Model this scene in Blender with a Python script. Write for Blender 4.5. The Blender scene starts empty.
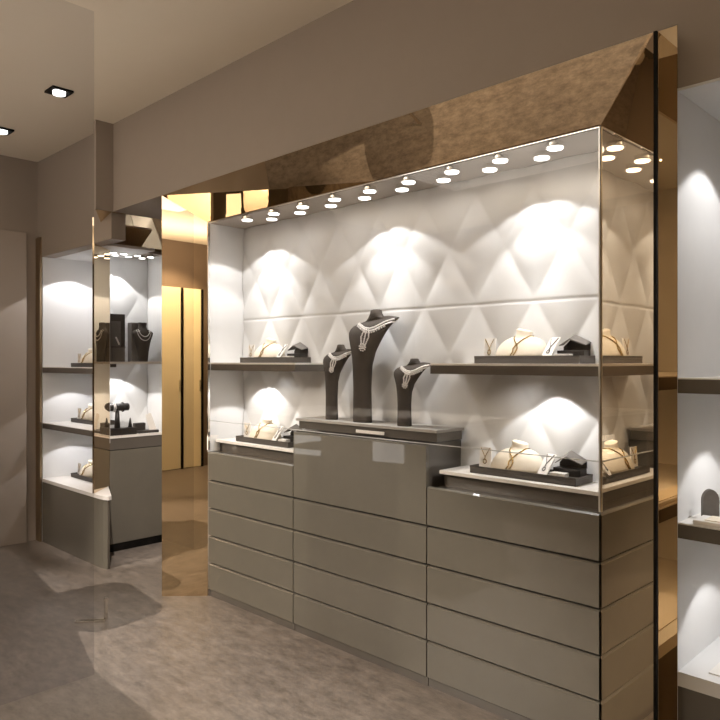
import bpy, bmesh, math, random
from mathutils import Vector, Matrix, noise
from mathutils.bvhtree import BVHTree
random.seed(4)
PI = math.pi
S = bpy.context.scene
COL = S.collection
H = 1.4                                   # eye height

# ------------------------------------------------------------------ camera
cd = bpy.data.cameras.new('camera'); cam = bpy.data.objects.new('camera', cd); COL.objects.link(cam)
cam.location = (0, 0, H); cam.rotation_euler = (PI/2, 0, math.atan2(.700, .714))
cd.sensor_width = 36; cd.lens = 35.0; cd.shift_y = 1/720; cd.clip_start = .02
S.camera = cam
# ------------------------------------------------------------------ world, exposure
w = bpy.data.worlds.new('world'); S.world = w; w.use_nodes = True
w.node_tree.nodes['Background'].inputs[0].default_value = (1, .86, .72, 1)
w.node_tree.nodes['Background'].inputs[1].default_value = .15
S.view_settings.view_transform = 'Standard'; S.view_settings.look = 'None'
S.view_settings.exposure = 0; S.view_settings.gamma = 1; S.view_settings.use_curve_mapping = False
# ------------------------------------------------------------------ room lights
def area(name, loc, size, power, col=(1, .84, .68), rot=(0, 0, 0), spread=180):
    l = bpy.data.lights.new(name, 'AREA'); l.shape = 'RECTANGLE'; l.size, l.size_y = size
    l.energy = power; l.color = col; l.spread = math.radians(spread)
    o = bpy.data.objects.new(name, l); o.location = loc; o.rotation_euler = rot; COL.objects.link(o); return o
def spot(name, loc, target, power, angle, blend=.15, col=(1, .93, .84), size=.01):
    l = bpy.data.lights.new(name, 'SPOT'); l.energy = power; l.color = col
    l.spot_size = math.radians(angle); l.spot_blend = blend; l.shadow_soft_size = size
    o = bpy.data.objects.new(name, l); o.location = loc
    d = Vector(target) - Vector(loc); o.rotation_euler = d.to_track_quat('-Z', 'Y').to_euler(); COL.objects.link(o); return o
area('ambient_fill_middle', (-2.9, .2, 2.93), (1.8, 1.2), 16, (1, .92, .82))  # soft ambient fill for the room, added without a fixture
area('ceiling_fill', (-2.3, -1.2, 2.25), (3.2, .12), 80, (1, .92, .82), (PI, 0, 0))  # floating uplight added to brighten the ceiling, no cove there
area('ceiling_fill_left', (-5.0, -1.2, 2.2), (.12, 1.4), 30, (1, .92, .82), (PI, 0, 0))  # second added uplight, brightens the left ceiling, no fixture
area('ambient_fill_left', (-4.3, .9, 2.93), (1.6, 1.0), 3.5, (1, .90, .79))  # added soft ambient for the left part of the room
spot('room_spot_rear', (-4.13, -1.48, 2.88), (-3.1, 1.1, 0), 820, 54, .4, (1, .90, .80), .015)
spot('rear_wall_spot', (-1.1, -1.3, 2.85), (-1.1, -2.05, 1.1), 130, 100, .5, (1, .88, .70), .03)
spot('side_case_fill', (-3.0, 1.35, 2.90), (-4.88, 2.62, .45), 430, 26, .5, (1, .92, .84), .03)  # spot added to brighten the side cabinet front
# case scallops: on the lamps of the case ceiling and under its shelves
WARM = (1, .985, .975)
for x, p in ((-1.48, 12), (-2.31, 11), (-3.26, 13)):
    spot('case_spot', (x, 2.395, 2.185), (x, 2.42, 0), p*.60, 116, .10, WARM, .008)
    spot('case_spot_inner', (x, 2.395, 2.184), (x, 2.42, 0), p*.9, 88, .25, WARM, .008)
    spot('case_spot_beam', (x, 2.395, 2.183), (x, 2.44, 0), p*1.6, 56, .6, WARM, .008)
for x in (-1.25, -1.9, -2.55, -3.0):
    spot('case_spot_soft', (x, 2.42, 2.185), (x, 2.52, 0), .9, 165, 1, WARM, .02)
spot('shelf_spot', (-1.42, 2.480, 1.335), (-1.42, 2.485, 0), 7, 106, .15, WARM, .008)
spot('shelf_spot', (-3.30, 2.480, 1.335), (-3.30, 2.485, 0), 7, 106, .15, WARM, .008)
for x in (-1.55, -3.15):
    spot('shelf_spot_soft', (x, 2.49, 1.335), (x, 2.50, 0), .9, 160, 1, WARM, .02)
# left niche, one under each shelf; side case; right niche
for z, p in ((2.19, 13), (1.30, 5.5), (.875, 5.5)):
    spot('niche_spot', (-5.33, 2.36, z), (-5.36, 2.38, 0), p, 112, .12, WARM, .008)
spot('side_spot', (-5.00, 2.50, 2.17), (-5.02, 2.50, 0), 13, 104, .15, WARM, .008)
spot('side_spot', (-5.00, 2.53, 1.36), (-5.02, 2.53, 0), 7, 110, .15, WARM, .008)
for z, p in ((2.18, 9), (1.29, 5), (.865, 4.5)):
    spot('niche_spot_right', (-.58, 2.34, z), (-.60, 2.36, 0), p, 96, .18, WARM, .008)

for z in (2.17, 1.28, .86):
    spot('niche_fill_right', (-.30, 2.30, z), (-.38, 2.32, 0), 2.5, 165, 1, (1, .95, .90), .003)  # soft fill added to even out the right niche
# ------------------------------------------------------------------ materials
def lin(c):
    return tuple((x/255/12.92 if x/255 <= .04045 else ((x/255+.055)/1.055)**2.4) for x in c)
def mat(name, col, rough=.5, metal=0, spec=.5, coat=0, emit=None, es=0):
    m = bpy.data.materials.new(name); m.use_nodes = True; b = m.node_tree.nodes['Principled BSDF']
    b.inputs['Base Color'].default_value = (*col, 1); b.inputs['Roughness'].default_value = rough
    b.inputs['Metallic'].default_value = metal; b.inputs['Specular IOR Level'].default_value = spec
    b.inputs['Coat Weight'].default_value = coat; b.inputs['Coat Roughness'].default_value = .02
    if emit: b.inputs['Emission Color'].default_value = (*emit, 1); b.inputs['Emission Strength'].default_value = es
    return m
def add_noise(m, c2, scale=3, detail=8, bump=0, stretch=(1, 1, 1), rr=None, lo=.35, hi=.65):
    nt = m.node_tree; b = nt.nodes['Principled BSDF']; c1 = tuple(b.inputs['Base Color'].default_value)
    tc = nt.nodes.new('ShaderNodeTexCoord'); mp = nt.nodes.new('ShaderNodeMapping'); mp.inputs['Scale'].default_value = stretch
    nt.links.new(tc.outputs['Object'], mp.inputs['Vector'])
    n = nt.nodes.new('ShaderNodeTexNoise'); n.inputs['Scale'].default_value = scale; n.inputs['Detail'].default_value = detail
    n.inputs['Roughness'].default_value = .78
    nt.links.new(mp.outputs[0], n.inputs['Vector'])
    r = nt.nodes.new('ShaderNodeValToRGB'); r.color_ramp.elements[0].position = lo; r.color_ramp.elements[1].position = hi
    r.color_ramp.elements[0].color = c1; r.color_ramp.elements[1].color = (*c2, 1)
    nt.links.new(n.outputs['Fac'], r.inputs[0]); nt.links.new(r.outputs[0], b.inputs['Base Color'])
    if rr:
        q = nt.nodes.new('ShaderNodeMapRange'); q.inputs['To Min'].default_value = rr[0]; q.inputs['To Max'].default_value = rr[1]
        q.inputs['From Min'].default_value = .3; q.inputs['From Max'].default_value = .7
        nt.links.new(n.outputs['Fac'], q.inputs[0]); nt.links.new(q.outputs[0], b.inputs['Roughness'])
    if bump:
        bp = nt.nodes.new('ShaderNodeBump'); bp.inputs['Strength'].default_value = bump; bp.inputs['Distance'].default_value = .01
        nt.links.new(n.outputs['Fac'], bp.inputs['Height']); nt.links.new(bp.outputs[0], b.inputs['Normal'])
    return m
M = {}
M['floor'] = add_noise(mat('stone_floor', (.115, .095, .078), .4), (.275, .232, .197), 9, 15, .25, (1, 2.2, 1), (.26, .55), .36, .64)
M['soffit'] = add_noise(mat('taupe_paint', (.335, .285, .242), .6, spec=.3), (.345, .293, .249), 6, 4)
M['ceiling'] = add_noise(mat('ceiling_paint', (.80, .72, .60), .7, spec=.2), (.81, .73, .61), 5, 4)
M['wallpanel'] = add_noise(mat('wall_panel_paint', (.40, .34, .29), .5, spec=.3), (.41, .35, .30), 6, 4)
M['lacquer'] = add_noise(mat('taupe_lacquer', (.128, .116, .091), .42, spec=.5, coat=1), (.136, .123, .097), 8, 3)
M['lacquer_dark'] = add_noise(mat('dark_taupe_lacquer', (.095, .082, .068), .35, coat=.8), (.10, .087, .072), 8, 3)
M['gap'] = mat('dark_joint', (.02, .016, .012), .6)
M['white'] = add_noise(mat('white_lacquer', (.80, .77, .73), .3), (.82, .79, .75), 9, 3)
M['inner'] = add_noise(mat('case_white', (.72, .715, .71), .45), (.74, .735, .73), 5, 3)
M['quilt'] = add_noise(mat('quilted_leather', (.67, .67, .67), .42, spec=.45), (.70, .70, .70), 12, 6)
M['bronze'] = mat('bronze_mirror', (.76, .605, .41), .012, 1)
M['brass'] = mat('brass_edge', (.42, .32, .21), .4, 1)
M['black'] = add_noise(mat('black_edge', (.004, .004, .003), .6, spec=.1), (.012, .01, .009), 8, 2)
M['pale'] = add_noise(mat('pale_felt', (.36, .34, .31), .6), (.38, .36, .33), 30, 3)
M['velvet'] = add_noise(mat('charcoal_velvet', (.050, .043, .037), .85, spec=.25), (.065, .055, .047), 40, 4)
M['trayblack'] = add_noise(mat('dark_tray', (.055, .047, .040), .5), (.068, .058, .05), 20, 4)
M['deepblack'] = add_noise(mat('black_leather', (.015, .013, .012), .4), (.022, .019, .017), 20, 4)
M['cream'] = add_noise(mat('cream_linen', (.78, .70, .57), .7, spec=.2), (.82, .74, .62), 60, 4)
M['creamdoor'] = add_noise(mat('cream_door', (.86, .76, .52), .4), (.88, .78, .55), 2, 3)
M['gold'] = mat('gold', (.55, .38, .14), .25, 1)
M['silver'] = mat('silver', (.86, .84, .82), .3, .6)
M['pearl'] = mat('pearl', (.85, .83, .80), .25, .1)
M['chrome'] = mat('chrome', (.80, .78, .75), .08, 1)
M['grey'] = add_noise(mat('grey_felt', (.16, .145, .13), .8), (.18, .165, .15), 30, 3)
M['wood'] = add_noise(mat('brown_wood', (.16, .085, .045), .5), (.22, .12, .065), 6, 6, 0, (1, 1, 6))
M['glow_band'] = mat('reflected_glow_band', (.8, .8, .8), .5, emit=(1, .97, .93), es=2.5)  # glow added for the bright band reflected in the middle cabinet
M['lamp'] = mat('lamp_glow', (1, 1, 1), .5, emit=(1, .98, .96), es=4.5)
def glassmat(name, tint, refl=1.0, base=.02):
    m = bpy.data.materials.new(name); m.use_nodes = True; nt = m.node_tree; nt.nodes.clear()
    o = nt.nodes.new('ShaderNodeOutputMaterial'); mx = nt.nodes.new('ShaderNodeMixShader')
    t = nt.nodes.new('ShaderNodeBsdfTransparent'); t.inputs[0].default_value = (*tint, 1)
    g = nt.nodes.new('ShaderNodeBsdfGlossy'); g.inputs['Roughness'].default_value = 0.0
    lw = nt.nodes.new('ShaderNodeLayerWeight'); lw.inputs['Blend'].default_value = .5
    f = nt.nodes.new('ShaderNodeMath'); f.operation = 'POWER'; f.inputs[1].default_value = 5
    nt.links.new(lw.outputs['Facing'], f.inputs[0])
    ma = nt.nodes.new('ShaderNodeMath'); ma.operation = 'MULTIPLY_ADD'; ma.inputs[1].default_value = refl; ma.inputs[2].default_value = base
    ma.use_clamp = True
    nt.links.new(f.outputs[0], ma.inputs[0]); nt.links.new(ma.outputs[0], mx.inputs[0])
    nt.links.new(t.outputs[0], mx.inputs[1]); nt.links.new(g.outputs[0], mx.inputs[2]); nt.links.new(mx.outputs[0], o.inputs[0])
    return m
M['glass'] = glassmat('clear_glass', (.985, .98, .97), .9, .035)
M['glass_tint'] = glassmat('smoked_glass', (.92, .92, .93), .2, 0)
M['glass_edge'] = mat('glass_edge', (.75, .75, .72), .1, .3)

# ------------------------------------------------------------------ mesh helpers
def mesh_obj(name, bm, m, parent=None, smooth=False, bevel=0):
    bmesh.ops.recalc_face_normals(bm, faces=bm.faces)
    me = bpy.data.meshes.new(name); bm.to_mesh(me); bm.free()
    o = bpy.data.objects.new(name, me); COL.objects.link(o); me.materials.append(m)
    if parent:
        o.parent = parent
        o.matrix_parent_inverse = parent.matrix_basis.inverted()
    if smooth:
        for p in me.polygons: p.use_smooth = True
    if bevel:
        b = o.modifiers.new('bevel', 'BEVEL'); b.width = bevel; b.segments = 2; b.limit_method = 'ANGLE'
    return o
def bx(bm, x0, x1, y0, y1, z0, z1):
    x0, x1 = sorted((x0, x1)); y0, y1 = sorted((y0, y1)); z0, z1 = sorted((z0, z1))
    v = [bm.verts.new(p) for p in ((x0,y0,z0),(x1,y0,z0),(x1,y1,z0),(x0,y1,z0),(x0,y0,z1),(x1,y0,z1),(x1,y1,z1),(x0,y1,z1))]
    for f in ((0,3,2,1),(4,5,6,7),(0,1,5,4),(1,2,6,5),(2,3,7,6),(3,0,4,7)): bm.faces.new([v[i] for i in f])
    return bm
def box(name, m, x0, x1, y0, y1, z0, z1, parent=None, bevel=0):
    return mesh_obj(name, bx(bmesh.new(), x0, x1, y0, y1, z0, z1), m, parent, False, bevel)
def prism(bm, pts, z0, z1):                 # vertical prism over a plan outline
    a = [bm.verts.new((x, y, z0)) for x, y in pts]; b = [bm.verts.new((x, y, z1)) for x, y in pts]
    n = len(pts); bm.faces.new(a[::-1]); bm.faces.new(b)
    for i in range(n): bm.faces.new((a[i], a[(i+1) % n], b[(i+1) % n], b[i]))
    return bm
def slab(bm, quad, off):                    # thick sheet from four points and an offset vector
    a = [bm.verts.new(Vector(p)) for p in quad]; b = [bm.verts.new(Vector(p)+Vector(off)) for p in quad]
    bm.faces.new(a); bm.faces.new(b[::-1])
    for i in range(4): bm.faces.new((a[i], b[i], b[(i+1) % 4], a[(i+1) % 4]))
    return bm
def cyl(bm, c, r, h, seg=24, r2=None, axis='Z'):
    rot = {'Z': Matrix(), 'X': Matrix.Rotation(PI/2, 4, 'Y'), 'Y': Matrix.Rotation(PI/2, 4, 'X')}[axis]
    bmesh.ops.create_cone(bm, cap_ends=True, segments=seg, radius1=r, radius2=r if r2 is None else r2, depth=h,
                          matrix=Matrix.Translation(c) @ rot); return bm
def ball(bm, c, r, s=1): bmesh.ops.create_icosphere(bm, subdivisions=s, radius=r, matrix=Matrix.Translation(c)); return bm
def tube(bm, pts, r, seg=6, closed=False):
    pts = [Vector(p) for p in pts]; n = len(pts); rings = []
    for i, p in enumerate(pts):
        t = (pts[(i+1) % n] - pts[i-1]) if closed else (pts[min(i+1, n-1)] - pts[max(i-1, 0)])
        if t.length < 1e-9: t = Vector((0, 0, 1))
        t.normalize(); a = t.orthogonal() if abs(t.z) > .95 else t.cross(Vector((0, 0, 1))); a.normalize(); b = t.cross(a)
        rings.append([bm.verts.new(p + a*math.cos(2*PI*k/seg)*r + b*math.sin(2*PI*k/seg)*r) for k in range(seg)])
    for i in range(n if closed else n-1):
        A, B = rings[i], rings[(i+1) % n]
        for k in range(seg): bm.faces.new((A[k], A[(k+1) % seg], B[(k+1) % seg], B[k]))
    if not closed: bm.faces.new(rings[0][::-1]); bm.faces.new(rings[-1])
    return bm
def tag(o, label, cat, group=None):
    o['label'] = label; o['category'] = cat
    if group: o['group'] = group
    return o
def thing(name, label, cat, loc=(0, 0, 0), group=None):
    o = bpy.data.objects.new(name, None); COL.objects.link(o); o.location = loc; o.empty_display_size = .05
    return tag(o, label, cat, group)
def struct(o): o['kind'] = 'structure'; return o

# ------------------------------------------------------------------ key plan positions
XL, XR, YF, YB = -3.565, -1.12, 2.345, 2.612     # main case: left, right, front glass, quilted back
UX = (XL, -2.784, -1.899, XR)
ZT = 2.22                                        # underside of case ceiling
OL = (-3.76, 2.15, 2.385); OR = (-.847, 2.135, 2.395); OS = (-.808, 2.033, 2.347)   # outer corners of the splayed mirror frame
def soff(x): return 2.135 + (x + .847)*(2.15-2.135)/(-3.76+.847)
CZ = 2.96

# ------------------------------------------------------------------ room shell
struct(box('floor', M['floor'], -5.8, 1.4, -2.3, 3.6, -.1, 0))
struct(box('ceiling', M['ceiling'], -5.8, 1.4, -2.3, 2.9, CZ, CZ+.1))
struct(box('wall_left', M['soffit'], -5.75, -5.65, -2.2, 2.8, 0, CZ))
struct(box('wall_right', M['soffit'], 1.2, 1.3, -2.2, 2.9, 0, CZ))
M['rear'] = add_noise(mat('rear_wall_paint', (.17, .125, .09), .6), (.18, .133, .096), 6, 4)
struct(box('wall_rear', M['rear'], -5.65, 1.2, -2.15, -2.05, 0, CZ))
# bulkhead above main case and right niche
bm = bmesh.new()
zr = 2.395
slab(bm, [(-4.40, soff(-4.40), 2.385), (-.778, soff(-.778), zr), (-.778, soff(-.778), CZ), (-4.40, soff(-4.40), CZ)], (0, .1, 0))
struct(mesh_obj('wall_back_bulkhead', bm, M['soffit']))
bm = bmesh.new()
slab(bm, [(-.778, soff(-.778), 2.206), (1.2, soff(1.2), 2.206), (1.2, soff(1.2), CZ), (-.778, soff(-.778), CZ)], (0, .1, 0))
struct(mesh_obj('wall_back_right', bm, M['soffit']))
# bulkhead over left niche
struct(box('wall_back_left', M['soffit'], -5.65, -4.405, 2.15, 2.25, 2.207, CZ))
struct(box('trim_left_jamb', M['brass'], -5.648, -5.565, 2.135, 2.15, 0, 2.36))
# underside of bulkhead between side case and main surround, fin over side case
bm = bmesh.new(); slab(bm, [(-4.38, 2.16, 2.386), (-3.70, 2.16, 2.386), (-3.70, 2.70, 2.386), (-4.38, 2.70, 2.386)], (0, 0, .03))
struct(mesh_obj('ceiling_recess', bm, M['soffit']))
struct(box('wall_side_fin', M['soffit'], -4.42, -4.385, 2.035, 2.9, 2.385, CZ))
struct(box('wall_far_back', M['soffit'], -5.65, 1.2, 2.82, 2.9, 0, CZ))
# flush door-like wall panel on left wall
struct(box('trim_wall_panel', M['wallpanel'], -5.65, -5.625, .2, 2.06, .0, 2.39, bevel=.003))

# ------------------------------------------------------------------ recessed square downlights
def downlight(x, y, which):
    t = thing('recessed_downlight', which, 'ceiling light', (x, y, CZ), 'recessed square downlights')
    bm = bmesh.new()
    for a in ((-.06, .06, -.06, -.045), (-.06, .06, .045, .06), (-.06, -.045, -.045, .045), (.045, .06, -.045, .045)):
        bx(bm, x+a[0], x+a[1], y+a[2], y+a[3], CZ-.012, CZ)
    mesh_obj('frame', bm, M['black'], t)
    mesh_obj('lamp', cyl(bmesh.new(), (x, y, CZ-.012), .035, .02), M['lamp'], t, True)
    mesh_obj('housing', bx(bmesh.new(), x-.045, x+.045, y-.045, y+.045, CZ-.004, CZ-.001), M['gap'], t)
downlight(-4.07, 1.67, 'square black recessed ceiling downlight nearer to the bulkhead corner, right of the two')
downlight(-5.03, 1.68, 'square black recessed ceiling downlight at the left picture edge, farther of the two')

# ------------------------------------------------------------------ quilted panel
def quilt(name, p0, u, length, nrm, z0, z1, zc, xo, parent, seam=None, hw=.148, hh=.24, A=.016):
    nx = max(8, int(length/.01)); nz = int((z1-z0)/.007); bm = bmesh.new(); rows = []
    p0 = Vector(p0); u = Vector(u); nrm = Vector(nrm)
    for j in range(nz+1):
        row = []
        z = z0 + (z1-z0)*j/nz
        for i in range(nx+1):
            s = length*i/nx
            a = ((s-xo)/hw + (z-zc)/hh)/2; b = ((s-xo)/hw - (z-zc)/hh)/2
            fa = abs(a-math.floor(a)-.5)*2; fb = abs(b-math.floor(b)-.5)*2     # 1 at groove, 0 at centre
            h = A*(1-fa**2.6)*(1-fb**2.6)
            if seam and abs(z-seam) < .0035: h -= .004
            row.append(bm.verts.new(p0 + u*s + nrm*h + Vector((0, 0, z))))
        rows.append(row)
    for j in range(nz):
        for i in range(nx): bm.faces.new((rows[j][i], rows[j][i+1], rows[j+1][i+1], rows[j+1][i]))
    o = mesh_obj(name, bm, M['quilt'], parent, True)
    sd = o.modifiers.new('thickness', 'SOLIDIFY'); sd.thickness = .012; sd.offset = 0
    return o

# ------------------------------------------------------------------ main showcase
case = thing('display_case', 'large glass-fronted jewellery showcase with white quilted back wall, in the middle', 'display case', ((XL+XR)/2, YF, 0))
quilt('quilted_back_panel', (XL, YB, 0), (1, 0, 0), XR-XL, (0, -1, 0), .86, ZT, 1.667, (-1.828-XL) % .296, case, 1.655)
box('side_panel', M['inner'], XL-.02, XL, YF, YB+.03, .86, ZT, case)
box('side_panel', M['inner'], XR, XR+.02, YF+.03, YB+.03, .86, ZT, case)
box('top_panel', M['soffit'], XL-.02, XR+.02, YF+.004, YB+.03, ZT, ZT+.03, case)
bm = bmesh.new(); slab(bm, [(XL, YF, 1.047), (XR, YF, 1.047), (XR, YF, ZT), (XL, YF, ZT)], (0, .006, 0))
mesh_obj('glass_pane', bm, M['glass'], case)
box('glass_pane', M['glass'], XL, UX[1]-.001, YF, YF+.006, .872, 1.044, case)
box('glass_pane', M['glass'], UX[2]+.001, XR, YF, YF+.006, .872, 1.044, case)
box('glass_joint', M['glass_edge'], XL, XR, YF-.001, YF+.007, 1.044, 1.047, case)
box('corner_profile', M['glass_edge'], XR-.003, XR+.002, YF-.003, YF+.010, .87, ZT, case)
box('corner_profile', M['chrome'], XL-.006, XL+.004, YF-.004, YF+.010, .87, ZT, case)
box('top_profile', M['chrome'], XL, XR, YF-.003, YF+.010, ZT, ZT+.003, case)
def shelf(x0, x1, zt, y0, y1, th, parent, lab, name='shelf'):
    s = box(name, M['lacquer_dark'], x0, x1, y0, y1, zt-th, zt-.009, parent)
    c = box('shelf_top', M['white'], x0, x1, y0-.001, y1, zt-.009, zt, s)
    s['label'] = lab; return s
shelf(XL+.001, -2.79, 1.390, 2.362, YB-.012, .045, case, 'dark taupe shelf board with white top, left side')
shelf(-1.892, XR-.001, 1.390, 2.362, YB-.012, .045, case, 'dark taupe shelf board with white top, right side')
for x0, x1, l in ((XL+.001, UX[1]-.002, 'left'), (UX[2]+.03, XR-.001, 'right')):
    f_ = box('display_floor', M['white'], x0, x1, 2.395, YB-.012, .914, .93, case, .002); f_['label'] = 'white display floor, %s side' % l
    box('floor_support', M['lacquer_dark'], x0, x1, 2.43, 2.60, .859, .914, case)
    box('deck', M['lacquer_dark'], x0, x1, YF+.012, 2.60, .835, .859, case)

# drawers ----------------------------------------------------------
GZ = (.041, .203, .364, .528, .694)
names = ('left', 'middle', 'right')
for i in range(3):
    x0, x1 = UX[i]+.002, UX[i+1]-.002
    top = (.868, 1.043, .868)[i]
    cab = thing('drawer_cabinet', '%s taupe lacquered drawer cabinet under the showcase glass, five drawers' % names[i] if i != 1 else
                'middle taupe drawer cabinet, taller than its neighbours, below the three dark necklace busts', 'cabinet', ((x0+x1)/2, YF, 0), 'drawer cabinets under the showcase')
    box('body', M['gap'], x0+.001, x1-.001, YF+.02, 2.60, .045, .83, cab)
    if i == 1: box('upper_body', M['lacquer_dark'], x0+.001, x1-.001, YF+.02, 2.598, .83, 1.042, cab)
    box('plinth', M['lacquer_dark'], x0, x1, YF+.012, 2.60, 0, .036, cab)
    for k in range(5):
        z0 = GZ[k]+.003; z1 = (GZ[k+1] if k < 4 else top)-.007
        bm = bmesh.new(); bx(bm, x0+.001, x1-.001, YF, YF+.02, z0, z1-.006)
        # bevelled grip edge along the top of each front
        a = [(x0+.001, YF, z1-.006), (x1-.001, YF, z1-.006), (x1-.001, YF+.02, z1-.006), (x0+.001, YF+.02, z1-.006)]
        b = [(x0+.001, YF+.008, z1), (x1-.001, YF+.008, z1), (x1-.001, YF+.02, z1), (x0+.001, YF+.02, z1)]
        va = [bm.verts.new(p) for p in a]; vb = [bm.verts.new(p) for p in b]
        bm.faces.new(vb); 
        for q in range(4): bm.faces.new((va[q], va[(q+1) % 4], vb[(q+1) % 4], vb[q]))
        mesh_obj('drawer_front', bm, M['lacquer'], cab)
# raised slab the busts stand on
sb = thing('display_platform', 'low dark slab with pale top carrying the three dark necklace busts', 'platform', (-2.345, 2.48, 1.045))
box('base', M['lacquer_dark'], -2.80, -1.885, 2.40, 2.58, 1.047, 1.088, sb)
t_ = box('top', M['pale'], -2.81, -1.875, 2.385, 2.585, 1.088, 1.10, sb); t_['label'] = 'pale grey top'

box('lamp_glint_bar', M['white'], -2.36, -2.18, 2.379, 2.384, 1.058, 1.072, sb)  # white bar standing in for a lamp's reflection
# mirror surround ---------------------------------------------------
sur = thing('mirror_surround', 'splayed bronze mirror frame around the main showcase', 'mirror', ((XL+XR)/2, 2.2, 0))
IL = (XL-.006, YF, ZT+.008); IR = (XR+.004, YF, ZT+.008)
bm = bmesh.new(); slab(bm, [IL, IR, OR, OL], (0, .01, .01)); mesh_obj('top_mirror', bm, M['bronze'], sur)
bm = bmesh.new(); slab(bm, [(IR[0], YF, 0), (OS[0], OS[1], 0), OS, IR], (.010, .010, 0)); mesh_obj('side_mirror', bm, M['bronze'], sur)
bm = bmesh.new(); slab(bm, [(OL[0], OL[1], 0), (IL[0], YF, 0), IL, OL], (-.008, .008, 0)); mesh_obj('side_mirror', bm, M['bronze'], sur)
bm = bmesh.new()
va = [bm.verts.new(p) for p in (IR, OS, OR, (IR[0]+.01, YF+.01, IR[2]), (OS[0]+.01, OS[1]+.01, OS[2]), (OR[0]+.01, OR[1]+.01, OR[2]))]
for f in ((0, 1, 2), (5, 4, 3), (0, 3, 4, 1), (1, 4, 5, 2), (2, 5, 3, 0)): bm.faces.new([va[q] for q in f])
mesh_obj('corner_mirror', bm, M['bronze'], sur)
e = box('edge_strip', M['black'], OS[0], OS[0]+.009, OS[1]-.002, OS[1]+.012, 0, 2.349, sur); e['label'] = 'black edge strip'
bm = bmesh.new(); slab(bm, [(-.84, soff(-.84), 0), (-.779, soff(-.779), 0), (-.779, soff(-.779), 2.393), (-.84, soff(-.84), 2.393)], (0, .012, 0))
mesh_obj('narrow_mirror', bm, M['bronze'], sur)

# lamps in the showcase ceiling ------------------------------------
ords = ('first', 'second', 'third', 'fourth', 'fifth', 'sixth', 'seventh', 'eighth', 'ninth')
def case_lamp(x, y, z, label, group, r=.033):
    t = thing('spotlight', label, 'spotlight', (x, y, z), group)
    mesh_obj('housing', cyl(bmesh.new(), (x, y, z-.010), r*.92, .020, 28), M['chrome'], t, False)
    bm = bmesh.new(); cyl(bm, (x, y, z-.022), r*.88, .006, 32); mesh_obj('lens', bm, M['lamp'], t, False)
    bm = bmesh.new(); tube(bm, [(x+r*math.cos(a), y+r*math.sin(a), z-.0185) for a in [2*PI*k/28 for k in range(28)]], .003, 6, True)
    mesh_obj('rim', bm, M['chrome'], t, True)
for i in range(9):
    case_lamp(-3.235+i*.24, 2.386, ZT, 'small round chrome spotlight in the front row of the showcase ceiling, %s from the left' % ords[i], 'showcase ceiling spotlights, front row')
for i in range(8):
    case_lamp(-3.115+i*.2425, 2.468, ZT, 'small round chrome spotlight in the back row of the showcase ceiling, %s from the left' % ords[i], 'showcase ceiling spotlights, back row')

# ------------------------------------------------------------------ display pieces on trays
def dome(cx, cy, z, hx, hy, hh):               # reclining half bust with neck stub
    bm = bmesh.new(); nu, nv = 24, 10; rows = []
    for j in range(nv+1):
        ph = PI/2*j/nv; row = []
        for i in range(nu):
            th = 2*PI*i/nu
            k = math.cos(ph)**.8
            sx = math.copysign(abs(math.cos(th))**.85, math.cos(th)); sy = math.copysign(abs(math.sin(th))**.85, math.sin(th))
            row.append(bm.verts.new((cx+hx*k*sx, cy+hy*k*sy+.25*hy*math.sin(ph), z+hh*math.sin(ph))))
        rows.append(row)
    for j in range(nv):
        for i in range(nu): bm.faces.new((rows[j][i], rows[j][(i+1) % nu], rows[j+1][(i+1) % nu], rows[j+1][i]))
    bm.faces.new(rows[0][::-1]); bm.faces.new(rows[-1])
    bmesh.ops.remove_doubles(bm, verts=bm.verts, dist=1e-5)
    return bm
def drape(bm_src_obj, pts, off=.0025, direction=(0, 1, -.25)):
    me = bm_src_obj.data; bvh = BVHTree.FromPolygons([v.co.copy() for v in me.vertices], [tuple(p.vertices) for p in me.polygons])
    d = Vector(direction).normalized(); out = []
    for p in pts:
        h = bvh.ray_cast(Vector(p)-d*.5, d)
        if h[0] is None: h = bvh.find_nearest(Vector(p))
        out.append(h[0]+h[1]*off if h[1].dot(d) < 0 else h[0]-h[1]*off)
    return out
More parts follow.
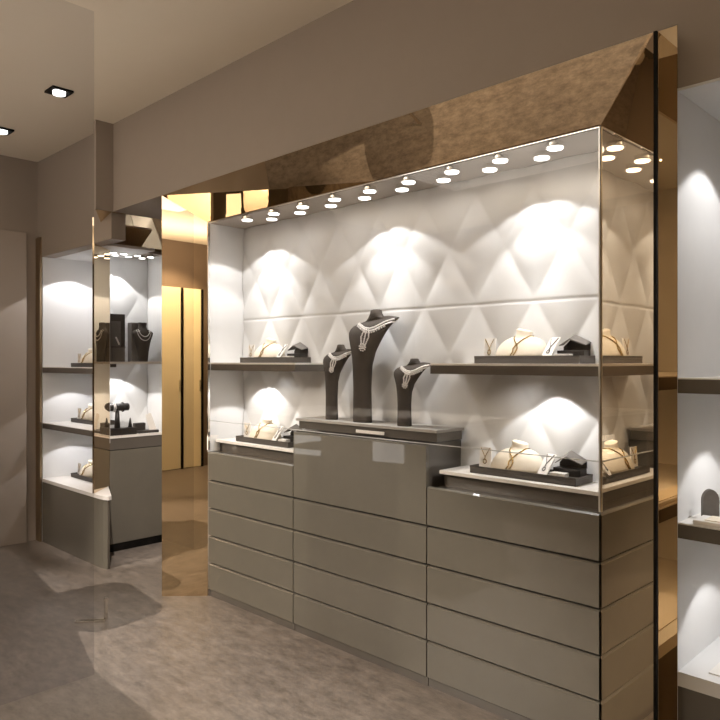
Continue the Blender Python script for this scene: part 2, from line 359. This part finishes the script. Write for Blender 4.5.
def tray_set(x0, yf, z, where, s=1.0, short=False):
    L = .48*s; D = .14
    tr = thing('jewellery_tray', 'dark low jewellery tray on the %s' % where, 'tray', (x0+L/2, yf+D/2, z), 'jewellery trays')
    box('tray_base', M['trayblack'], x0, x0+L, yf, yf+D, z, z+.022, tr, .002)
    bm = bmesh.new()
    for a in ((x0, x0+L, yf, yf+.004), (x0, x0+L, yf+D-.004, yf+D), (x0, x0+.004, yf+.004, yf+D-.004), (x0+L-.004, x0+L, yf+.004, yf+D-.004)):
        bx(bm, *a, z+.022, z+.031)
    mesh_obj('tray_rim', bm, M['trayblack'], tr)
    zt = z+.022
    # upright card
    cx = x0+.045
    def card(cx, cy, tilt, wd, ht, nm, lab, lab2, yaw=0):
        c = thing(nm, lab, 'display card', (cx, cy, zt), 'white necklace cards')
        R = Matrix.Translation((cx, cy, zt)) @ Matrix.Rotation(yaw, 4, 'Z') @ Matrix.Rotation(-tilt, 4, 'X')
        bm = bx(bmesh.new(), -wd/2, wd/2, 0, .004, .0015, ht); bm.transform(R); mesh_obj('card', bm, M['white'], c)
        bm = bx(bmesh.new(), -wd*.3, wd*.3, .0, .028, 0, .004); bm.transform(Matrix.Translation((cx, cy+.004, zt)) @ Matrix.Rotation(yaw, 4, 'Z')); mesh_obj('foot', bm, M['white'], c)
        bm = bmesh.new()
        tube(bm, [(-wd*.38, -.002, ht*.96), (-wd*.12, -.002, ht*.66), (0, -.002, ht*.52), (wd*.12, -.002, ht*.66), (wd*.38, -.002, ht*.96)], .0016, 5)
        tube(bm, [(0, -.002, ht*.53), (0, -.002, ht*.38)], .0016, 5)
        tube(bm, [(wd*.14*math.cos(a), -.002, ht*.30+wd*.16*math.sin(a)) for a in [2*PI*k/10 for k in range(10)]], .0018, 5, True)
        bm.transform(R)
        n = mesh_obj('necklace', bm, M['gold'] if tilt < .2 else M['trayblack']); tag(n, lab2, 'necklace', 'necklaces on white cards')
    card(cx, yf+.045, .08, .058, .085, 'necklace_card', 'small upright white card with pendant in tray, %s' % where,
         'fine pendant necklace on upright card, %s' % where)
    # cream half bust
    bxc = x0+.19; byc = yf+.067
    hb = thing('cream_bust', 'cream fabric half bust in tray, %s' % where, 'jewellery bust', (bxc, byc, zt), 'cream half busts')
    body = mesh_obj('body', dome(bxc, byc, zt, .122, .060, .092), M['cream'], hb, True)
    bm = bmesh.new(); rows = []
    for zz, r in ((.070, .050), (.086, .036), (.098, .030), (.110, .031), (.115, .030), (.117, .02)):
        rows.append([bm.verts.new((bxc+.004+r*1.15*math.cos(2*PI*k/20), byc+.014+r*.8*math.sin(2*PI*k/20), zt+zz-.006*math.cos(2*PI*k/20))) for k in range(20)])
    for a, b in zip(rows, rows[1:]):
        for k in range(20): bm.faces.new((a[k], a[(k+1) % 20], b[(k+1) % 20], b[k]))
    bm.faces.new(rows[0][::-1]); bm.faces.new(rows[-1]); mesh_obj('neck', bm, M['cream'], hb, True)
    path = [(bxc-.03, byc-.0, zt+.102), (bxc-.024, byc-.02, zt+.086), (bxc-.010, 0, zt+.068), (bxc+.004, 0, zt+.052), (bxc+.010, 0, zt+.036), (bxc+.004, 0, zt+.02), (bxc-.004, 0, zt+.006)]
    path2 = [(bxc+.038, byc, zt+.105), (bxc+.032, 0, zt+.088), (bxc+.016, 0, zt+.07), (bxc+.000, 0, zt+.052), (bxc-.010, 0, zt+.036), (bxc-.008, 0, zt+.02), (bxc-.018, 0, zt+.006)]
    bm = bmesh.new()
    for q in (path, path2):
        q = [(a, byc-.04, c) for a, b, c in q]
        dd = []
        for a, b in zip(q, q[1:]):
            for k in range(4): dd.append(tuple(a[i]+(b[i]-a[i])*k/4 for i in range(3)))
        dd.append(q[-1]); tube(bm, drape(body, dd), .0026, 6)
    n = mesh_obj('necklace', bm, M['gold'], None, True); tag(n, 'gold lariat necklace on cream half bust, %s' % where, 'necklace', 'gold lariat necklaces')
    # leaning card and dark wedge
    if not short:
        card(x0+.325, yf+.018, .62, .05, .10, 'leaning_card', 'white leaning card with pendant in tray, %s' % where,
             'thin pendant necklace on leaning card, %s' % where, -.25)
        wx = x0+.375
        wd = thing('open_ring_box', 'dark open ring box with grey peaked lid, %s' % where, 'jewellery box', (wx+.03, yf+.09, zt), 'open ring boxes')
        box('box_base', M['deepblack'], wx-.03, wx+.085, yf+.075, yf+.13, zt, zt+.030, wd, .002)
        bm = bmesh.new(); q = [(wx-.03, zt+.045), (wx+.02, zt+.09), (wx+.085, zt+.055), (wx+.085, zt+.030), (wx-.03, zt+.030)]
        a = [bm.verts.new((p[0], yf+.128, p[1])) for p in q]; b = [bm.verts.new((p[0], yf+.134, p[1])) for p in q]
        bm.faces.new(a); bm.faces.new(b[::-1])
        for i in range(5): bm.faces.new((a[i], b[i], b[(i+1) % 5], a[(i+1) % 5]))
        mesh_obj('lid', bm, M['deepblack'], wd)
        bm = bmesh.new(); slab(bm, [(wx-.03, yf+.130, zt+.052), (wx+.02, yf+.130, zt+.092), (wx+.025, yf+.072, zt+.072), (wx-.02, yf+.072, zt+.046)], (0, 0, .004)); slab(bm, [(wx+.02, yf+.130, zt+.092), (wx+.088, yf+.130, zt+.058), (wx+.088, yf+.080, zt+.048), (wx+.025, yf+.072, zt+.072)], (0, 0, .004)); mesh_obj('flap', bm, M['grey'], wd)
        tag(box('small_white_box', M['white'], wx-.02, wx+.045, yf+.03, yf+.065, zt, zt+.016, None, .002), 'tiny white box before open ring box, %s' % where, 'box', 'tiny white boxes')
tray_set(-1.735, 2.462, 1.390, 'upper right showcase shelf')
tray_set(-1.735, 2.430, .930, 'lower right showcase floor')
tray_set(-3.41, 2.462, 1.390, 'upper left showcase shelf')
tray_set(-3.40, 2.425, .930, 'lower left showcase floor')

# ------------------------------------------------------------------ dark necklace busts
def bust(cx, cy, z, Hh, label, neck_label, k=1.0):
    t = thing('necklace_bust', label, 'jewellery bust', (cx, cy, z), 'dark pillar necklace busts')
    # height fraction, left and right silhouette (centimetres, across the three-quarter view), half depth
    prof = [(0, -4.5, 4.5, .030), (.01, -4.7, 4.7, .031), (.30, -4.5, 4.4, .030), (.50, -4.9, 4.9, .031), (.62, -5.5, 6.5, .034), (.70, -6.3, 8.6, .036),
            (.76, -6.8, 10.6, .038), (.81, -6.8, 12.6, .038), (.85, -6.0, 14.8, .036), (.88, -4.4, 16.8, .032), (.898, -2.6, 17.8, .026),
            (.908, -.6, 16.4, .024), (.918, 1.6, 12.8, .024), (.93, 2.9, 10.9, .024), (.96, 3.6, 9.9, .022), (.992, 4.0, 9.4, .021), (1.0, 4.8, 8.6, .014)]
    bm = bmesh.new(); rows = []; n = 28
    for f, l, r, dp in prof:
        c = (l+r)/200*k; h = (r-l)/200*k; b = dp*(.5+.5*k); a = math.sqrt(max(h*h-(.7*b)**2, 1e-4))/.714
        ox, oy = cx+c*.5/.714, cy+c*.5/.7
        row = []
        for i in range(n):
            an = 2*PI*i/n
            zz = z+f*Hh + (math.cos(an)*.012*k*min(1, max(0, (f-.7)/.15)) if f < .925 else 0)
            row.append(bm.verts.new((ox+a*math.cos(an), oy+b*math.sin(an), zz)))
        rows.append(row)
    for a, b in zip(rows, rows[1:]):
        for i in range(n): bm.faces.new((a[i], a[(i+1) % n], b[(i+1) % n], b[i]))
    bm.faces.new(rows[0][::-1]); bm.faces.new(rows[-1])
    body = mesh_obj('body', bm, M['velvet'], t, True)
    # lace necklace draped over the chest
    top = z+Hh*.905; pts = []
    def at(u, dz): pts.append((cx+u/100*k*.714+.02*.7, cy+u/100*k*.7-.02*.7, top-dz/100*k))
    col_ = [(-2.6, .8), (-.8, 2.4), (1.2, 3.9), (3.6, 4.4), (6, 3.8), (8.5, 2.6), (11, 1.4), (13.5, .6), (15.8, .1)]
    for (a, b), (c, d) in zip(col_, col_[1:]):
        for q in range(5):
            u = a+(c-a)*q/5; v = b+(d-b)*q/5; at(u, v)
            at(u+.2, v+1.1)
            if q % 2 == 0 and u < 12: at(u, v+2.1)
    for q in range(13):
        wq = 2.1*(1-abs(q-5)/11)
        for e_ in (-1, 0, 1): at(2.2-q*.17+e_*wq*.9, 4.5+q*.78)
    for q in range(9): at(.1+1.5*math.cos(q/9*2*PI), 13.4+1.7*math.sin(q/9*2*PI))
    bm = bmesh.new()
    for p in drape(body, pts, .0015, (-.62, .70, 0)): ball(bm, p, .0048*(.6+.4*k), 1)
    n_ = mesh_obj('lace_necklace', bm, M['silver'], None, True); tag(n_, neck_label, 'necklace', 'silver lace necklaces')
bust(-2.395, 2.460, 1.10, .553, 'tallest dark pillar necklace bust, in the middle of the showcase', 'silver lace necklace on the tallest middle bust', 1.0)
bust(-2.625, 2.470, 1.10, .385, 'medium dark pillar necklace bust standing left of the tallest one', 'silver lace necklace on the left medium bust', .70)
bust(-2.115, 2.450, 1.10, .312, 'shortest dark pillar necklace bust standing right of the tallest one', 'silver lace necklace on the shortest right bust', .70)

# ------------------------------------------------------------------ left niche
nl = thing('shelf_niche', 'white lit wall niche with three shelves of trays, at the far left', 'display niche', (-5.1, 2.15, 0))
box('back_panel', M['inner'], -5.56, -5.17, 2.60, 2.62, .49, 2.207, nl)
box('side_panel', M['inner'], -5.60, -5.56, 2.155, 2.62, 0, 2.24, nl)
box('side_panel', M['inner'], -5.19, -5.17, 2.45, 2.62, .49, 2.207, nl)
box('top_panel', M['inner'], -5.56, -4.68, 2.252, 2.62, 2.207, 2.225, nl)
def prism_obj(name, pts, z0, z1, m, parent): return mesh_obj(name, prism(bmesh.new(), pts, z0, z1), m, parent)
P_ = [(-5.558, 2.152), (-4.69, 2.152), (-4.905, 2.365), (-5.192, 2.45), (-5.192, 2.598), (-5.558, 2.598)]
for z in (1.353, .922):
    s = prism_obj('shelf', P_, z-.043, z-.004, M['lacquer_dark'], nl); prism_obj('shelf_top', P_, z-.004, z, M['white'], s)
# low base cabinet with rounded end
bc = [(-5.558, 2.152), (-4.60, 2.152), (-4.54, 2.158), (-4.505, 2.172), (-4.515, 2.192), (-4.90, 2.362), (-5.192, 2.45), (-5.192, 2.598), (-5.558, 2.598)]
top = [(-5.558, 2.148), (-4.60, 2.148), (-4.53, 2.154), (-4.49, 2.170), (-4.50, 2.197), (-4.90, 2.366), (-5.192, 2.45), (-5.192, 2.598), (-5.558, 2.598)]
prism_obj('base_cabinet', bc, 0, .465, M['lacquer'], nl)
prism_obj('counter_top', top, .465, .49, M['white'], nl)
tray_set(-5.47, 2.335, 1.353, 'top shelf of far left niche', short=True)
tray_set(-5.47, 2.335, .922, 'middle shelf of far left niche', short=True)
tray_set(-5.47, 2.335, .490, 'bottom counter of far left niche', short=True)

# ------------------------------------------------------------------ side showcase (faces +X)
SX = -4.88
sc = thing('side_display_case', 'narrow glass showcase with bust and bracelet stand, left of the bronze mirror', 'display case', (SX, 2.75, 0))
quilt('quilted_back_panel', (-5.15, 2.372, 0), (0, 1, 0), .44, (1, 0, 0), .80, ZT-.002, 1.667, .22, sc, None)
s = box('side_panel', M['inner'], -5.15, SX, 2.362, 2.372, .80, ZT, sc)
box('side_panel', M['inner'], -5.15, SX, 2.812, 2.82, .80, ZT, sc)
box('top_panel', M['soffit'], -5.16, SX+.002, 2.362, 2.82, ZT, ZT+.02, sc)
box('glass_pane', M['glass'], SX-.006, SX, 2.376, 2.81, .845, ZT-.002, sc)
shelf_ = box('shelf', M['white'], -5.12, SX-.03, 2.375, 2.81, 1.378, 1.395, sc)
box('display_floor', M['white'], -5.12, SX-.012, 2.375, 2.81, .83, .848, sc)
box('floor_edge', M['lacquer_dark'], -5.12, SX-.02, 2.375, 2.81, .745, .83, sc)
cb = box('cabinet', M['lacquer'], -5.14, SX+.002, 2.372, 2.81, .06, .742, sc)
box('plinth', M['black'], -5.14, SX-.005, 2.374, 2.81, 0, .06, sc)
# splayed mirror parts
sm = thing('side_mirror_surround', 'narrow bronze mirror strip between the far left niche and the side showcase', 'mirror', (-4.64, 2.2, 0))
bm = bmesh.new(); slab(bm, [(SX, 2.37, .492), (-4.662, 2.152, .492), (-4.662, 2.152, 2.385), (SX, 2.37, ZT+.02)], (-.006, -.010, 0)); mesh_obj('splayed_mirror', bm, M['bronze'], sm)
bm = bmesh.new(); slab(bm, [(SX, 2.37, ZT+.022), (SX, 2.815, ZT+.022), (-4.40, 2.815, 2.384), (-4.40, 2.04, 2.384)], (-.01, 0, .012)); mesh_obj('top_mirror', bm, M['bronze'], sm)
for i, y in enumerate((2.42, 2.50, 2.61, 2.72)):
    case_lamp(-4.925, y, ZT, 'small round spotlight at the front of the side showcase ceiling, %s from its left end' % ords[i], 'side showcase spotlights', .026)
    case_lamp(-5.02, y-.02, ZT, 'small round spotlight at the rear of the side showcase ceiling, %s from its left end' % ords[i], 'side showcase spotlights', .026)
# contents
tag(box('display_block', M['velvet'], -5.07, -5.01, 2.425, 2.555, 1.395, 1.755, None, .003), 'tall dark upright display block on the side showcase shelf', 'display block', 'dark display blocks')
tag(box('display_block', M['velvet'], -4.99, -4.92, 2.378, 2.400, 1.395, 1.75, None, .003), 'tall dark display block against the left end of the side showcase shelf', 'display block', 'dark display blocks')
t = thing('step_stand', 'grey step stand holding a small silver piece, left on the side showcase shelf', 'display stand', (-4.96, 2.47, 1.395))
box('back', M['grey'], -5.005, -4.995, 2.402, 2.512, 1.395, 1.70, t); box('step', M['trayblack'], -4.993, -4.92, 2.402, 2.512, 1.50, 1.508, t); box('front', M['grey'], -4.935, -4.925, 2.404, 2.510, 1.395, 1.50, t)
bm = bmesh.new()
for k in range(7): ball(bm, (-4.955, 2.455+.004*k, 1.515+.008*(7-k)+.004), .0075, 1)
tag(mesh_obj('silver_brooch', bm, M['silver'], None, True), 'small silver brooch standing on the grey step stand', 'brooch')
tag(box('display_block', M['grey'], -5.06, -5.0, 2.60, 2.70, 1.395, 1.695, None, .003), 'grey display block behind the pearl bust in the side showcase', 'display block', 'dark display blocks')
def pearl_bust(cx, cy, z):
    t = thing('pearl_bust', 'dark narrow-footed bust wearing pearl strands in the side showcase', 'jewellery bust', (cx, cy, z))
    prof = [(0, .035, .03), (.25, .045, .032), (.5, .062, .035), (.66, .080, .036), (.74, .086, .034), (.79, .070, .03), (.83, .038, .025), (.90, .031, .023), (.97, .036, .024), (1, .036, .024)]
    bm = bmesh.new(); rows = []
    for f, wy, wx in prof: rows.append([bm.verts.new((cx+wx*math.cos(2*PI*k/24)-.015*f, cy+wy*math.sin(2*PI*k/24), z+f*.30)) for k in range(24)])
    for a, b in zip(rows, rows[1:]):
        for k in range(24): bm.faces.new((a[k], a[(k+1) % 24], b[(k+1) % 24], b[k]))
    bm.faces.new(rows[0][::-1]); bm.faces.new(rows[-1]); body = mesh_obj('body', bm, M['velvet'], t, True)
    bm = bmesh.new()
    for dip, wd in ((.055, .045), (.085, .058)):
        pts = [(cx+.05, cy+wd*math.cos(a), z+.247-dip*math.sin(a)) for a in [PI*k/26 for k in range(27)]]
        for p in drape(body, pts, .003, (-1, 0, 0)): ball(bm, p, .0042, 1)
    tag(mesh_obj('pearl_necklace', bm, M['pearl'], None, True), 'double strand of pearls on the dark bust in the side showcase', 'necklace')
pearl_bust(-4.955, 2.675, 1.395)
# bracelet T-stand on its tray
t = thing('bracelet_tray', 'long black jewellery tray under the bracelet stand in the side showcase', 'tray', (-4.95, 2.47, .848))
box('tray_base', M['deepblack'], -4.99, -4.91, 2.376, 2.60, .848, .90, t, .004)
bm = bmesh.new()
for y in (2.40, 2.47, 2.54): ball(bm, (-4.908, y, .878), .004, 1)
mesh_obj('stud', bm, M['gold'], t)
t = thing('bracelet_stand', 'black T-shaped bracelet stand in the side showcase', 'bracelet stand', (-4.95, 2.455, .90))
mesh_obj('post', cyl(bmesh.new(), (-4.95, 2.462, .965), .022, .13, 16, .014), M['deepblack'], t, True)
bm = cyl(bmesh.new(), (0, 0, 0), .028, .17, 24, axis='Y'); bm.transform(Matrix.Translation((-4.95, 2.464, 1.055))); mesh_obj('bar', bm, M['deepblack'], t, False, .004)
for y in (2.425, 2.437):
    bm = bmesh.new(); tube(bm, [(-4.95+.031*math.cos(2*PI*k/24), y, 1.055+.031*math.sin(2*PI*k/24)) for k in range(24)], .005, 6, True)
    tag(mesh_obj('bracelet', bm, M['silver'], None, True), 'silver bracelet around the black bar, %s one' % ('left' if y < 2.43 else 'right'), 'bracelet', 'silver bracelets on the bar')
bm = bmesh.new(); tube(bm, [(-4.95+.031*math.cos(2*PI*k/24), 2.505, 1.055+.031*math.sin(2*PI*k/24)) for k in range(24)], .006, 6, True)
tag(mesh_obj('watch_strap', bm, M['deepblack'], None, True), 'dark band on the right part of the bracelet bar', 'bracelet')
tag(mesh_obj('ring_cone', cyl(bmesh.new(), (-4.95, 2.565, .935), .016, .07, 16, .004), M['deepblack'], None, True), 'small black ring cone right of the bracelet stand', 'ring holder')
t = thing('side_tray', 'black tray with a white leaning card, right in the side showcase', 'tray', (-4.95, 2.70, .848))
box('tray_base', M['deepblack'], -5.0, -4.92, 2.62, 2.79, .848, .868, t, .003)
box('cushion', M['deepblack'], -5.0, -4.96, 2.61, 2.70, .868, .925, t, .006)
bm = bmesh.new(); slab(bm, [(-4.93, 2.715, .869), (-4.95, 2.69, .985), (-4.95, 2.735, 1.0), (-4.93, 2.775, .869)], (-.004, 0, 0))
tag(mesh_obj('leaning_card', bm, M['white']), 'white card leaning in the right tray of the side showcase', 'display card')

# ------------------------------------------------------------------ right niche
NX = -.778
nr = thing('shelf_niche', 'white lit wall niche with dark shelf edges, at the right picture edge', 'display niche', (-.25, 2.0, 0))
yf0 = soff(NX)
box('side_panel', M['inner'], NX-.012, NX, yf0+.001, 2.62, 0, 2.206, nr)
box('back_panel', M['inner'], NX, .30, 2.60, 2.62, .5, 2.206, nr)
box('side_panel', M['inner'], .30, .32, 2.0, 2.62, 0, 2.206, nr)
box('top_panel', M['inner'], NX, .30, yf0+.001, 2.60, 2.198, 2.2055, nr)
for z in (1.350, .922):
    s = box('shelf', M['lacquer_dark'], NX, .30, yf0+.001, 2.60, z-.045, z-.004, nr); box('shelf_top', M['white'], NX, .30, yf0+.003, 2.60, z-.004, z, s)
box('base_cabinet', M['lacquer_dark'], NX, .30, yf0+.001, 2.60, 0, .440, nr)
box('counter_frame', M['inner'], NX, .30, yf0+.001, 2.60, .440, .482, nr)
box('counter_inlay', M['white'], NX+.07, .25, yf0+.05, 2.55, .482, .486, nr)
# small arch bust and card on the middle shelf
t = thing('arched_stand', 'small taupe arched stand on the middle shelf of the right niche', 'display stand', (-.70, 2.25, .922))
pts = [(-.024, 0), (-.024, .05)] + [(.024*-math.cos(a), .05+.035*math.sin(a)) for a in [PI*k/10 for k in range(1, 10)]] + [(.024, .05), (.024, 0)]
bm = bmesh.new(); a = [bm.verts.new((p[0], -.008, p[1])) for p in pts]; b = [bm.verts.new((p[0], .008, p[1])) for p in pts]
bm.faces.new(a); bm.faces.new(b[::-1])
for i in range(len(pts)): bm.faces.new((a[i], b[i], b[(i+1) % len(pts)], a[(i+1) % len(pts)]))
bm.transform(Matrix.Translation((-.728, 2.26, .926)) @ Matrix.Rotation(math.radians(40), 4, 'Z')); mesh_obj('arch', bm, M['grey'], t)
box('foot', M['grey'], -.750, -.706, 2.24, 2.285, .922, .927, t)
t = thing('white_tray', 'flat white tray on the middle shelf of the right niche', 'tray', (-.5, 2.20, .922))
box('tray_base', M['white'], -.74, -.25, 2.145, 2.235, .922, .936, t, .003); box('pad', M['cream'], -.71, -.29, 2.155, 2.225, .936, .939, t)

# ------------------------------------------------------------------ glass partition at the left
gp = thing('glass_partition', 'full-height smoked glass partition standing at the left', 'glass partition', (-3.03, 1.0, 0))
box('glass_pane', M['glass_tint'], -3.036, -3.03, .56, 1.398, .002, CZ-.002, gp)

# steel stand at foot of the side mirror
t = thing('steel_stand', 'slim polished steel stand leg with foot bar on the floor near the left glass edge', 'stand', (-3.65, 1.72, 0))
box('upright', M['chrome'], -3.615, -3.600, 1.722, 1.737, .012, .13, t)
bm = bmesh.new(); slab(bm, [(-3.615, 1.735, .012), (-3.60, 1.72, .012), (-3.70, 1.60, .012), (-3.715, 1.615, .012)], (0, 0, -.012)); mesh_obj('foot_bar', bm, M['chrome'], t)

# ------------------------------------------------------------------ furniture out of frame, added for its floor shadows and reflections
dk = thing('sales_counter', 'long taupe sales counter with white top, seen only in reflections', 'counter', (-4.1, .2, 0))
F_ = [(-3.02, .45), (-3.40, .46), (-4.12, .66), (-5.28, .82), (-5.28, -.1), (-3.02, -.1)]  # front outline shaped so its shadow edge crosses the floor
prism_obj('top', F_, .92, .95, M['white'], dk)
c_ = (-4.1, .3); prism_obj('body', [(c_[0]+(x-c_[0])*.96, c_[1]+(y-c_[1])*.9) for x, y in F_], 0, .92, M['lacquer'], dk)
bm = bmesh.new(); slab(bm, [(-3.62, .515, .59), (-4.70, .715, .59), (-4.70, .715, .755), (-3.62, .515, .755)], (-.006, -.03, 0))
b_ = mesh_obj('reflected_glow_band', bm, M['glow_band'], dk); b_['label'] = 'added glowing band, mirrored in the middle drawer cabinet'  # glowing strip added only for its reflection
rt = thing('shadow_table', 'unseen side table with rounded corners, added to cast a floor shadow', 'table', (-3.92, 1.0, 0))  # unseen table placed to throw the rounded shadow on the floor
cs = [(-4.22, .84), (-3.66, .84), (-3.66, 1.16), (-4.22, 1.16)]; pp = []
for (x, y), a0 in zip(((-4.12, .93), (-3.76, .90), (-3.78, 1.04), (-4.10, 1.08)), (PI, 1.5*PI, 0, .5*PI)):
    for q in range(7): a = a0+PI/2*q/6; pp.append((x+.11*math.cos(a), y+.11*math.sin(a)))
prism_obj('table_top', pp, .73, .75, M['lacquer_dark'], rt); mesh_obj('leg', cyl(bmesh.new(), (-3.94, .98, .365), .02, .73, 16), M['chrome'], rt)
mesh_obj('foot', cyl(bmesh.new(), (-3.94, .98, .008), .16, .016, 32), M['chrome'], rt)
# cream doors on the rear wall
for i, (x0, x1) in enumerate(((-1.32, -.93), (-.88, -.62))):
    d = thing('cream_door', '%s cream lacquered tall door on the rear wall, seen in the left bronze mirror' % ('wider' if i == 0 else 'narrower'), 'door', ((x0+x1)/2, -2.0, 0), 'cream doors')
    box('leaf', M['creamdoor'], x0, x1, -2.045, -2.01, .01, 2.35, d); box('post', M['black'], x1+.008, x1+.035, -2.045, -2.0, 0, 2.35, d)
    box('handle', M['chrome'], x1-.03, x1-.02, -2.008, -1.985, 1.0, 1.15, d)
